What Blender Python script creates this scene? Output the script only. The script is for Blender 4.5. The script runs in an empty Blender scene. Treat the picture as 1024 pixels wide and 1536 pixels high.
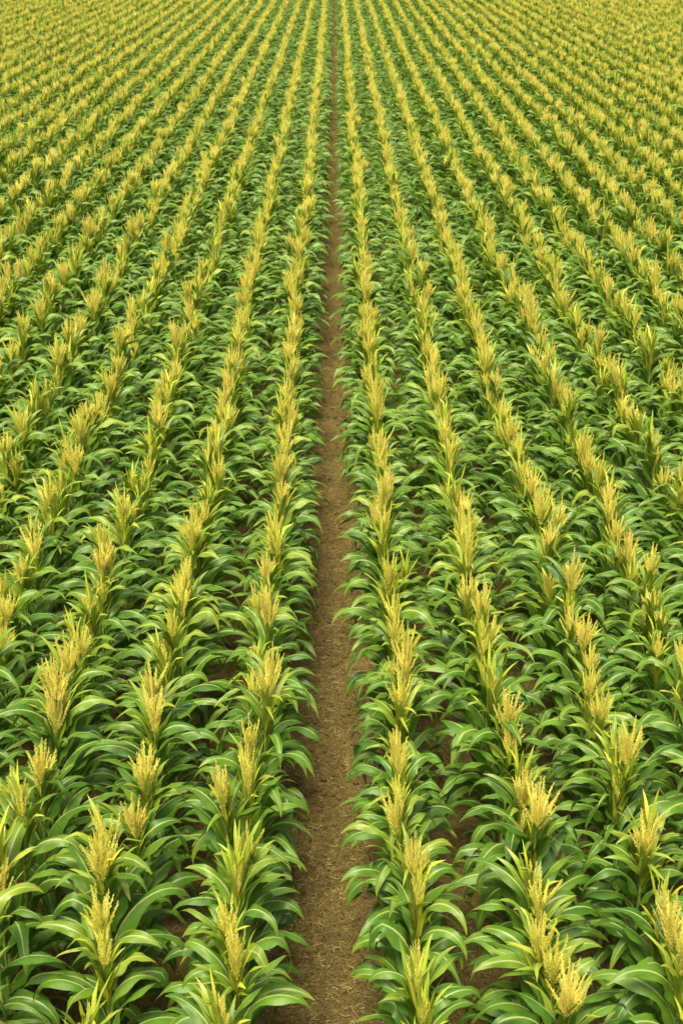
import bpy, math, random
import numpy as np
from mathutils import Vector, Matrix, Euler
rnd = random.Random(7)
D = bpy.data
scene = bpy.context.scene
root = scene.collection

# ------------------------------------------------------------------ materials
def new_mat(name):
    m = D.materials.new(name); m.use_nodes = True
    nt = m.node_tree; nt.nodes.clear()
    return m, nt, nt.nodes, nt.links

def mixc(nt, fac, a, b, blend='MIX'):
    n = nt.nodes.new('ShaderNodeMix'); n.data_type = 'RGBA'; n.blend_type = blend
    for s, v in ((n.inputs[0], fac), (n.inputs[6], a), (n.inputs[7], b)):
        if hasattr(v, 'links'): nt.links.new(v, s)
        elif isinstance(v, (tuple, list)): s.default_value = (*v, 1)
        else: s.default_value = v
    return n.outputs[2]

def ramp(nt, val, p0, p1):
    n = nt.nodes.new('ShaderNodeMapRange'); n.clamp = True
    n.inputs[1].default_value = p0; n.inputs[2].default_value = p1
    nt.links.new(val, n.inputs[0]); return n.outputs[0]

def math_n(nt, op, a, b=None):
    n = nt.nodes.new('ShaderNodeMath'); n.operation = op
    for i, v in enumerate((a, b)):
        if v is None: continue
        if hasattr(v, 'links'): nt.links.new(v, n.inputs[i])
        else: n.inputs[i].default_value = v
    return n.outputs[0]

def leaf_material():
    m, nt, N, L = new_mat("corn_leaf_blade")
    at = N.new('ShaderNodeAttribute'); at.attribute_name = 'leafdata'
    sp = N.new('ShaderNodeSeparateColor'); L.new(at.outputs['Color'], sp.inputs[0])
    hgt, across, lr = sp.outputs[0], sp.outputs[1], sp.outputs[2]
    along = at.outputs['Alpha']
    oi = N.new('ShaderNodeObjectInfo')
    tc = N.new('ShaderNodeTexCoord')
    nf = N.new('ShaderNodeTexNoise'); nf.inputs['Scale'].default_value = 14; nf.inputs['Detail'].default_value = 2
    L.new(tc.outputs['Object'], nf.inputs['Vector'])
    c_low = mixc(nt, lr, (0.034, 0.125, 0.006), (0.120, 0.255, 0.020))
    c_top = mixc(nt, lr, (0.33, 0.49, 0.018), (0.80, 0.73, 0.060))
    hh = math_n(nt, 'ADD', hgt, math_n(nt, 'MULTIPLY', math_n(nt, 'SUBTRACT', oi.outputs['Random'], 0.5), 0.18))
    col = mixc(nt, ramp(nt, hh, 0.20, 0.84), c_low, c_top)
    col = mixc(nt, math_n(nt, 'MULTIPLY', ramp(nt, nf.outputs['Fac'], 0.45, 0.75), 0.32), col, (0.21, 0.34, 0.025))
    tip = math_n(nt, 'MULTIPLY', ramp(nt, along, 0.80, 1.0), math_n(nt, 'MULTIPLY', lr, 0.6))
    col = mixc(nt, tip, col, (0.46, 0.42, 0.07))
    vein = math_n(nt, 'SINE', math_n(nt, 'MULTIPLY', across, 38.0))
    col = mixc(nt, math_n(nt, 'MULTIPLY', ramp(nt, vein, 0.0, 1.0), 0.10), col, (0.34, 0.48, 0.10))
    mid = math_n(nt, 'SUBTRACT', 1.0, ramp(nt, across, 0.05, 0.14))
    mid = math_n(nt, 'MULTIPLY', mid, math_n(nt, 'SUBTRACT', 0.95, math_n(nt, 'MULTIPLY', along, 0.7)))
    col = mixc(nt, mid, col, (0.72, 0.76, 0.34))
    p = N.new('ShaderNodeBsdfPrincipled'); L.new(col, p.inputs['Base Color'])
    L.new(math_n(nt, 'ADD', 0.38, math_n(nt, 'MULTIPLY', nf.outputs['Fac'], 0.2)), p.inputs['Roughness'])
    p.inputs['Specular IOR Level'].default_value = 0.55
    tr = N.new('ShaderNodeBsdfTranslucent')
    L.new(mixc(nt, 0.35, col, (0.36, 0.52, 0.01)), tr.inputs['Color'])
    mx = N.new('ShaderNodeMixShader'); mx.inputs[0].default_value = 0.22
    L.new(p.outputs[0], mx.inputs[1]); L.new(tr.outputs[0], mx.inputs[2])
    o = N.new('ShaderNodeOutputMaterial'); L.new(mx.outputs[0], o.inputs[0])
    return m

def tassel_material():
    m, nt, N, L = new_mat("corn_tassel_gold")
    oi = N.new('ShaderNodeObjectInfo')
    tc = N.new('ShaderNodeTexCoord')
    nf = N.new('ShaderNodeTexNoise'); nf.inputs['Scale'].default_value = 70; nf.inputs['Detail'].default_value = 1
    L.new(tc.outputs['Object'], nf.inputs['Vector'])
    col = mixc(nt, ramp(nt, nf.outputs['Fac'], 0.3, 0.7), (0.86, 0.75, 0.11), (0.95, 0.89, 0.30))
    col = mixc(nt, math_n(nt, 'MULTIPLY', oi.outputs['Random'], 0.45), col, (0.78, 0.82, 0.12))
    d = N.new('ShaderNodeBsdfDiffuse'); L.new(col, d.inputs['Color'])
    tr = N.new('ShaderNodeBsdfTranslucent'); L.new(col, tr.inputs['Color'])
    mx = N.new('ShaderNodeMixShader'); mx.inputs[0].default_value = 0.33
    L.new(d.outputs[0], mx.inputs[1]); L.new(tr.outputs[0], mx.inputs[2])
    o = N.new('ShaderNodeOutputMaterial'); L.new(mx.outputs[0], o.inputs[0])
    return m

def stalk_material():
    m, nt, N, L = new_mat("corn_stalk_green")
    tc = N.new('ShaderNodeTexCoord')
    nf = N.new('ShaderNodeTexNoise'); nf.inputs['Scale'].default_value = 25
    L.new(tc.outputs['Object'], nf.inputs['Vector'])
    col = mixc(nt, ramp(nt, nf.outputs['Fac'], 0.35, 0.65), (0.12, 0.20, 0.03), (0.26, 0.32, 0.06))
    p = N.new('ShaderNodeBsdfPrincipled'); L.new(col, p.inputs['Base Color']); p.inputs['Roughness'].default_value = 0.5
    o = N.new('ShaderNodeOutputMaterial'); L.new(p.outputs[0], o.inputs[0])
    return m

def soil_material():
    m, nt, N, L = new_mat("dry_brown_soil")
    geo = N.new('ShaderNodeNewGeometry')
    def noise(s, d, r=0.6):
        n = N.new('ShaderNodeTexNoise'); n.inputs['Scale'].default_value = s; n.inputs['Detail'].default_value = d
        n.inputs['Roughness'].default_value = r
        L.new(geo.outputs['Position'], n.inputs['Vector']); return n.outputs['Fac']
    a, b, c = noise(1.3, 4), noise(14, 5, .7), noise(60, 5, .8)
    col = mixc(nt, ramp(nt, a, 0.3, 0.7), (0.105, 0.068, 0.022), (0.185, 0.126, 0.042))
    col = mixc(nt, ramp(nt, b, 0.35, 0.7), col, (0.25, 0.178, 0.060))
    col = mixc(nt, math_n(nt, 'MULTIPLY', ramp(nt, c, 0.5, 0.66), 0.8), col, (0.43, 0.335, 0.13))
    col = mixc(nt, math_n(nt, 'MULTIPLY', ramp(nt, c, 0.48, 0.34), 0.85), col, (0.040, 0.026, 0.010))
    p = N.new('ShaderNodeBsdfPrincipled'); L.new(col, p.inputs['Base Color'])
    p.inputs['Roughness'].default_value = 0.95; p.inputs['Specular IOR Level'].default_value = 0.15
    bp = N.new('ShaderNodeBump'); bp.inputs['Strength'].default_value = 1.0; bp.inputs['Distance'].default_value = 0.03
    L.new(math_n(nt, 'ADD', c, math_n(nt, 'MULTIPLY', b, 2.0)), bp.inputs['Height']); L.new(bp.outputs[0], p.inputs['Normal'])
    o = N.new('ShaderNodeOutputMaterial'); L.new(p.outputs[0], o.inputs[0])
    return m

def straw_material():
    m, nt, N, L = new_mat("dry_straw")
    geo = N.new('ShaderNodeNewGeometry')
    n = N.new('ShaderNodeTexNoise'); n.inputs['Scale'].default_value = 9
    L.new(geo.outputs['Position'], n.inputs['Vector'])
    col = mixc(nt, ramp(nt, n.outputs['Fac'], 0.35, 0.65), (0.15, 0.10, 0.036), (0.42, 0.32, 0.12))
    p = N.new('ShaderNodeBsdfPrincipled'); L.new(col, p.inputs['Base Color']); p.inputs['Roughness'].default_value = 0.85
    o = N.new('ShaderNodeOutputMaterial'); L.new(p.outputs[0], o.inputs[0])
    return m

M_LEAF, M_TAS, M_STALK, M_SOIL, M_STRAW = leaf_material(), tassel_material(), stalk_material(), soil_material(), straw_material()

# ------------------------------------------------------------------ corn plant
class Build:
    def __init__(s): s.v, s.f, s.mi, s.d = [], [], [], []
    def add(s, vs, fs, mi, data):
        o = len(s.v); s.v += vs; s.d += data
        s.f += [tuple(i + o for i in f) for f in fs]; s.mi += [mi] * len(fs)

U5 = (-1, -0.5, 0, 0.5, 1)
U3 = (-1, 0, 1)
def leaf(B, r, base, az, Lh, W, a0, droop, hcol, twist=0.0, pw=1.25, nseg=14, wave=1.0, U=U5):
    c = Vector(base); vs, fs, da = [], [], []
    ph1, ph2, fr = r.uniform(0, 6.28), r.uniform(0, 6.28), r.uniform(10, 18)
    bend = r.uniform(-0.6, 0.6)
    lr = r.random()
    kink = r.random() < 0.2; ks = r.uniform(.5, .75)
    for i in range(nseg + 1):
        s = i / nseg
        el = math.radians(a0 - droop * s ** pw - (35 if kink and s > ks else 0))
        a = az + bend * s
        h = Vector((math.cos(a), math.sin(a), 0))
        t = h * math.cos(el) + Vector((0, 0, math.sin(el)))
        side = Vector((-math.sin(a), math.cos(a), 0))
        side = Matrix.Rotation(twist * s, 3, t) @ side
        nrm = t.cross(side) * -1
        w = W * (0.45 + 0.55 * min(1, s / .28) ** .8) * max(0.0, 1 - s ** 2.3) ** 0.9 * 0.5 + 0.0006
        fold = math.radians(34 * (1 - s) + 6)
        cf, sf = math.cos(fold), math.sin(fold)
        for u in U:
            au = abs(u)
            wv = wave * 0.22 * W * (au ** 1.6) * math.sin(fr * s + (ph1 if u < 0 else ph2)) * min(1, s * 4) * (1 - s ** 3)
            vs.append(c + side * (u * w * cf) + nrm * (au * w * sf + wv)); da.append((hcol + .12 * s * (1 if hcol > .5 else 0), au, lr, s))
        c = c + t * (Lh / nseg)
    n = len(U)
    for i in range(nseg):
        for j in range(n - 1):
            fs.append((i * n + j, i * n + j + 1, (i + 1) * n + j + 1, (i + 1) * n + j))
    B.add(vs, fs, 0, da)

def tube(B, pts, rads, mi, k=5, hcol=0.5):
    vs, fs = [], []
    for i, p in enumerate(pts):
        t = (pts[min(i + 1, len(pts) - 1)] - pts[max(i - 1, 0)]).normalized()
        x = t.cross(Vector((0.3, 1, 0.1))).normalized(); y = t.cross(x)
        for j in range(k):
            a = 2 * math.pi * j / k
            vs.append(p + (x * math.cos(a) + y * math.sin(a)) * rads[i])
    for i in range(len(pts) - 1):
        for j in range(k):
            fs.append((i * k + j, i * k + (j + 1) % k, (i + 1) * k + (j + 1) % k, (i + 1) * k + j))
    B.add(vs, fs, mi, [(hcol, .5, .5, .5)] * len(vs))

def spikelet(B, p, d, l, w):
    x = d.cross(Vector((0.2, 0.5, 0.8))).normalized(); y = d.cross(x)
    m = p + d * (l * .4)
    vs = [p, m + x * w, m - x * (w * .5) + y * (w * .87), m - x * (w * .5) - y * (w * .87), p + d * l]
    fs = [(0, 2, 1), (0, 3, 2), (0, 1, 3), (4, 1, 2), (4, 2, 3), (4, 3, 1)]
    B.add(vs, fs, 1, [(1, .5, .5, .5)] * 5)

def tassel(B, r, base, Lh, nb, spread, lod):
    for b in range(nb + 1):
        main = b == 0
        az = b * 2.4 + r.uniform(-.4, .4)
        lean = 0.04 if main else r.uniform(0.35, 1.0) * spread
        ll = Lh * (1.0 if main else r.uniform(0.42, 0.80) * (1.1 - .25 * lean / spread))
        p = Vector(base) + Vector((0, 0, 0 if main else r.uniform(-0.02, 0.28) * Lh))
        pts = [p.copy()]; n = 7 if not lod else 3; droop = r.uniform(-0.2, 0.25)
        for i in range(n):
            s = i / n
            le = lean * (1 - .5 * s) + droop * s * s * (0 if main else 1)
            p = p + Vector((math.cos(az) * math.sin(le), math.sin(az) * math.sin(le), math.cos(le))) * (ll / n)
            pts.append(p.copy())
        if lod:
            tube(B, pts, [0.008, .014, .010, .001], 1, 3)
        else:
            tube(B, pts, [0.0090 * (1 - (i / n) ** 2) + .0015 for i in range(n + 1)], 1, 4)
        ns = int(ll / (0.0060 if not lod else .05))
        sc = 1 if not lod else 2.0
        for i in range(ns):
            s0 = (i + r.random()) / ns
            s = s0 * n * .97 + .05
            k = min(int(s), n - 1); q = pts[k].lerp(pts[k + 1], min(1, s - k))
            t = (pts[k + 1] - pts[k]).normalized()
            o = Vector((r.gauss(0, 1), r.gauss(0, 1), r.gauss(0, .4))).normalized()
            d = (t * 1.0 + o * .65 * (1.15 - s0)).normalized()
            tp = 1.25 - .6 * s0
            spikelet(B, q + o * .008 * tp, d, r.uniform(.015, .024) * sc, r.uniform(.0038, .0058) * sc * tp)

H = 1.42
def make_plant(seed, kind, lod):
    r = random.Random(seed); B = Build()
    lx, ly = r.uniform(-.03, .03), r.uniform(-.05, .05)
    def sp(z): return Vector((lx * (z / H) ** 2, ly * (z / H) ** 2, z))
    zs = [i * H / 8 for i in range(9)]
    tube(B, [sp(z) for z in zs], [0.018 - 0.009 * z / H for z in zs], 2, 6 if not lod else 4)
    n = 12 if not lod else 9; side = r.choice((0, 1))
    for i in range(n):
        fr = i / (n - 1)
        z = (0.20 if not lod else .36) + (0.97 if not lod else .80) * fr
        az = math.pi * ((i + side) % 2) + r.gauss(0, 0.46)
        Lh = (0.66 + 0.17 * math.sin(math.pi * min(1, fr ** .8)) - (.04 if not lod else .08) * fr) * r.uniform(.82, 1.12)
        W = (0.120 + 0.022 * math.sin(math.pi * fr)) * r.uniform(.8, 1.18)
        a0 = 70 + 12 * fr + r.uniform(-10, 6)
        dr = r.uniform(118, 185) - 8 * fr
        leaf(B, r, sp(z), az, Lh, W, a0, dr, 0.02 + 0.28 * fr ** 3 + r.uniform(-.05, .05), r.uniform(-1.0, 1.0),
             1.35, 14 if not lod else 7, 1.0, U5 if not lod else U3)
    # upright, narrow, yellowing blades round the stem top
    m = 13 if kind == 0 else 19
    for i in range(m):
        z = r.uniform(1.06, H - .04)
        leaf(B, r, sp(z), r.uniform(0, 6.28), r.uniform(.22, .38) if kind == 0 else r.uniform(.26, .44), r.uniform(.028, .050), r.uniform(68, 88),
             r.uniform(0, 55), r.uniform(.44, .95), r.uniform(-.8, .8), 1.8, 8 if not lod else 4, .6, U3)
    for i in range(6):
        z = r.uniform(1.0, 1.26)
        leaf(B, r, sp(z), r.uniform(0, 6.28), r.uniform(.38, .56), r.uniform(.050, .085), r.uniform(76, 87),
             r.uniform(45, 115), r.uniform(.25, .50), r.uniform(-.8, .8), 1.7, 12 if not lod else 6, .8, U3)
    if kind == 0:
        tassel(B, r, sp(H - .07), r.uniform(.36, .46), r.randint(17, 24), r.uniform(.48, .66), lod)
    else:
        tassel(B, r, sp(H - .11), r.uniform(.24, .34), r.randint(7, 12), .42, lod)
    me = D.meshes.new("corn_plant")
    me.from_pydata([tuple(v) for v in B.v], [], B.f)
    for mt in (M_LEAF, M_TAS, M_STALK): me.materials.append(mt)
    me.polygons.foreach_set('material_index', B.mi)
    me.polygons.foreach_set('use_smooth', [mi != 1 for mi in B.mi])
    ca = me.color_attributes.new('leafdata', 'FLOAT_COLOR', 'POINT')
    ca.data.foreach_set('color', np.array(B.d, dtype=np.float32).ravel())
    me.update()
    return D.objects.new("corn_plant", me)

plants = D.collections.new("corn_plant_variants")
NF, NP, LF, LP = 14, 10, 6, 4      # full / partial tassels, then distant versions
for i in range(NF + NP + LF + LP):
    lod = i >= NF + NP
    j = i - (NF + NP) if lod else i
    kind = (0 if j < LF else 1) if lod else (0 if j < NF else 1)
    plants.objects.link(make_plant(100 + i, kind, lod))

# ------------------------------------------------------------------ rows (instanced)
ng = D.node_groups.new("plant_corn_along_row", 'GeometryNodeTree')
ng.interface.new_socket(name="Geometry", in_out='INPUT', socket_type='NodeSocketGeometry')
ng.interface.new_socket(name="Geometry", in_out='OUTPUT', socket_type='NodeSocketGeometry')
gi, go = ng.nodes.new('NodeGroupInput'), ng.nodes.new('NodeGroupOutput')
iop = ng.nodes.new('GeometryNodeInstanceOnPoints')
ci = ng.nodes.new('GeometryNodeCollectionInfo')
ci.inputs['Collection'].default_value = plants
ci.inputs['Separate Children'].default_value = True
ci.inputs['Reset Children'].default_value = True
def named(nm, t):
    n = ng.nodes.new('GeometryNodeInputNamedAttribute'); n.data_type = t; n.inputs[0].default_value = nm
    return n.outputs[0]
ng.links.new(gi.outputs[0], iop.inputs['Points'])
ng.links.new(ci.outputs[0], iop.inputs['Instance'])
iop.inputs['Pick Instance'].default_value = True
ng.links.new(named('variant', 'INT'), iop.inputs['Instance Index'])
ng.links.new(named('rot', 'FLOAT_VECTOR'), iop.inputs['Rotation'])
ng.links.new(named('scl', 'FLOAT_VECTOR'), iop.inputs['Scale'])
ng.links.new(iop.outputs[0], go.inputs[0])

GAP, S, DY = 1.13, 0.80, 0.30
CAMX, CAMZ = 0.06, 7.32
rs = np.random.RandomState(11)
total = 0
YMAX = 118
for sgn in (-1, 1):
    for k in range(46):
        x0 = sgn * (GAP / 2 + S * k)
        ystart = max(2.5, (abs(x0) - 4.5) / 0.29)
        if ystart > YMAX - 5: break
        # plants stand a little closer together in the established back of the field
        ys = []; yy = ystart + rs.uniform(0, DY)
        while yy < YMAX:
            ys.append(yy); yy += DY if yy < 30 else .25
        ys = np.array(ys); n = len(ys); total += n
        far_f = np.clip((ys - 20) / 25, 0, 1)
        ys = ys + rs.normal(0, .045, n)
        wob = 0.015 * np.sin(ys * .35 + rs.uniform(0, 6)) + 0.01 * np.sin(ys * 1.3 + rs.uniform(0, 6))
        xs = x0 + wob + rs.normal(0, .012, n)
        me = D.meshes.new("corn_row")
        me.from_pydata([(float(a), float(b), 0) for a, b in zip(xs, ys)], [], [])
        at = me.attributes.new('variant', 'INT', 'POINT')
        full = rs.rand(n) < .54
        near = np.where(full, rs.randint(0, NF, n), rs.randint(NF, NF + NP, n))
        b0 = NF + NP
        far = np.where(full, rs.randint(b0, b0 + LF, n), rs.randint(b0 + LF, b0 + LF + LP, n))
        var = np.where(ys < 27, near, far)
        at.data.foreach_set('value', var.astype(np.int32))
        rot = np.stack([rs.normal(0, .065, n), rs.normal(0, .03, n),
                        rs.normal(0, .25, n) + np.pi * rs.randint(0, 2, n)], 1)
        at = me.attributes.new('rot', 'FLOAT_VECTOR', 'POINT'); at.data.foreach_set('vector', rot.astype(np.float32).ravel())
        dev = 1 - .5 * far_f
        s = 1 + rs.normal(0, .055, n) * dev; sz = s * (1 + rs.normal(0, .03, n) * dev)
        sx = s * (np.clip(.83 + (ys - 9) * .006, .82, .96) if k == 0 else (.94 - .05 * far_f))
        at = me.attributes.new('scl', 'FLOAT_VECTOR', 'POINT')
        at.data.foreach_set('vector', np.stack([sx, s, sz], 1).astype(np.float32).ravel())
        ob = D.objects.new("corn_row", me); root.objects.link(ob)
        md = ob.modifiers.new("plants", 'NODES'); md.node_group = ng
print("plants", total)

# ------------------------------------------------------------------ ground
xs = np.concatenate([[-600, -200, -80, -30, -12], np.arange(-5, 5.01, .05), [12, 30, 80, 200, 600]])
ys = np.concatenate([[-200, -50, -10, 0], np.arange(3, 26, .06), np.arange(27, 60, 1.0), [80, 120, 200, 400, 1200]])
X, Y = np.meshgrid(xs, ys)
def vnoise(X, Y, f, seed):
    g = np.random.RandomState(seed).rand(256, 256)
    u, v = X * f, Y * f
    i, j = np.floor(u).astype(int), np.floor(v).astype(int); a, b = u - i, v - j
    a, b = a * a * (3 - 2 * a), b * b * (3 - 2 * b)
    G = lambda p, q: g[p % 256, q % 256]
    return (G(i, j) * (1 - a) + G(i + 1, j) * a) * (1 - b) + (G(i, j + 1) * (1 - a) + G(i + 1, j + 1) * a) * b - .5
def hgt(X, Y): return .05 * vnoise(X, Y, 1.5, 1) + .05 * vnoise(X, Y, 5, 2) + .04 * vnoise(X, Y, 10, 3)
inn = (np.abs(X) <= 5) & (Y > 2.9) & (Y < 26)
Z = np.where(inn, hgt(X, Y), 0)
nx, ny = len(xs), len(ys)
me = D.meshes.new("ground")
faces = [(j * nx + i, j * nx + i + 1, (j + 1) * nx + i + 1, (j + 1) * nx + i) for j in range(ny - 1) for i in range(nx - 1)]
me.from_pydata(list(zip(X.ravel().tolist(), Y.ravel().tolist(), Z.ravel().tolist())), [], faces)
me.polygons.foreach_set('use_smooth', [True] * len(faces))
me.materials.append(M_SOIL)
g = D.objects.new("ground", me); root.objects.link(g)

r = random.Random(5)
def scatter(n, sd):
    R = np.random.RandomState(sd)
    y = 4 + 21 * R.rand(n) ** 1.3
    x = np.where(R.rand(n) < .6, R.normal(0, .3, n), R.uniform(-4, 4, n))
    return x.tolist(), y.tolist(), hgt(x, y).tolist()
vs, fs = [], []
for x, y, z in zip(*scatter(15000, 1)):
    a = r.uniform(0, 6.28); l = r.uniform(.008, .036); w = r.uniform(.0013, .0034)
    d = Vector((math.cos(a), math.sin(a), r.uniform(-.25, .25))); q = Vector((-d.y, d.x, 0)) * w
    c = Vector((x, y, z + .006 + l * .2)); o = len(vs)
    up = Vector((0, 0, w * .8))
    vs += [c - d * l - q, c - d * l + q, c + up * 3, c + d * l + q, c + d * l - q]
    fs += [(o, o + 1, o + 2), (o + 1, o + 3, o + 2), (o + 3, o + 4, o + 2), (o + 4, o, o + 2)]
me = D.meshes.new("straw_litter"); me.from_pydata([tuple(v) for v in vs], [], fs); me.materials.append(M_STRAW)
root.objects.link(D.objects.new("straw_litter", me))
vs, fs = [], []
for x, y, z in zip(*scatter(4500, 2)):
    R = r.uniform(.007, .024) * (1.5 if r.random() < .08 else 1); z += R * .3; o = len(vs)
    for d in ((1,0,0),(0,1,0),(-1,0,0),(0,-1,0),(.6,.6,.7),(-.6,.6,.6),(-.6,-.6,.75),(.6,-.6,.6),(0,0,1)):
        k = R * r.uniform(.7, 1.25); vs.append((x + d[0] * k, y + d[1] * k, z + d[2] * k * .8))
    for a in range(4):
        b = (a + 1) % 4
        fs += [(o + a, o + b, o + 4 + a), (o + 4 + a, o + b, o + 4 + b), (o + 4 + a, o + 4 + b, o + 8)]
me = D.meshes.new("soil_clods"); me.from_pydata(vs, [], fs); me.materials.append(M_SOIL)
root.objects.link(D.objects.new("soil_clods", me))

# ------------------------------------------------------------------ light
EL, AZ = math.radians(66), math.radians(-160)
w = D.worlds.new("World"); scene.world = w; w.use_nodes = True
nt = w.node_tree; bg = nt.nodes['Background']
sky = nt.nodes.new('ShaderNodeTexSky'); sky.sky_type = 'NISHITA'; sky.sun_disc = False
sky.sun_elevation = EL; sky.sun_rotation = AZ; sky.dust_density = 7.0; sky.air_density = 0.9; sky.ozone_density = 0.5
nt.links.new(sky.outputs[0], bg.inputs[0]); bg.inputs[1].default_value = 0.15
sl = D.lights.new("sun", 'SUN'); sl.energy = 5.0; sl.angle = math.radians(24); sl.color = (1, .94, .64)
so = D.objects.new("sun", sl); root.objects.link(so)
dirv = Vector((math.sin(AZ) * math.cos(EL), math.cos(AZ) * math.cos(EL), math.sin(EL)))
so.rotation_euler = dirv.to_track_quat('Z', 'Y').to_euler(); so.location = (0, 0, 30)

# ------------------------------------------------------------------ camera
cd = D.cameras.new("camera"); cam = D.objects.new("camera", cd); root.objects.link(cam)
cd.sensor_fit = 'VERTICAL'; cd.sensor_height = 24; cd.lens = 24 * 2000 / 1536
cd.clip_end = 3000; cd.clip_start = .1
cd.dof.use_dof = True; cd.dof.focus_distance = 11.0; cd.dof.aperture_fstop = 3.2
cam.location = (CAMX, 0, CAMZ)
cam.rotation_euler = (math.radians(90 - 24.65), 0, math.radians(-0.26))
scene.camera = cam
scene.view_settings.view_transform = 'Standard'
scene.view_settings.look = 'None'
scene.view_settings.exposure = 0
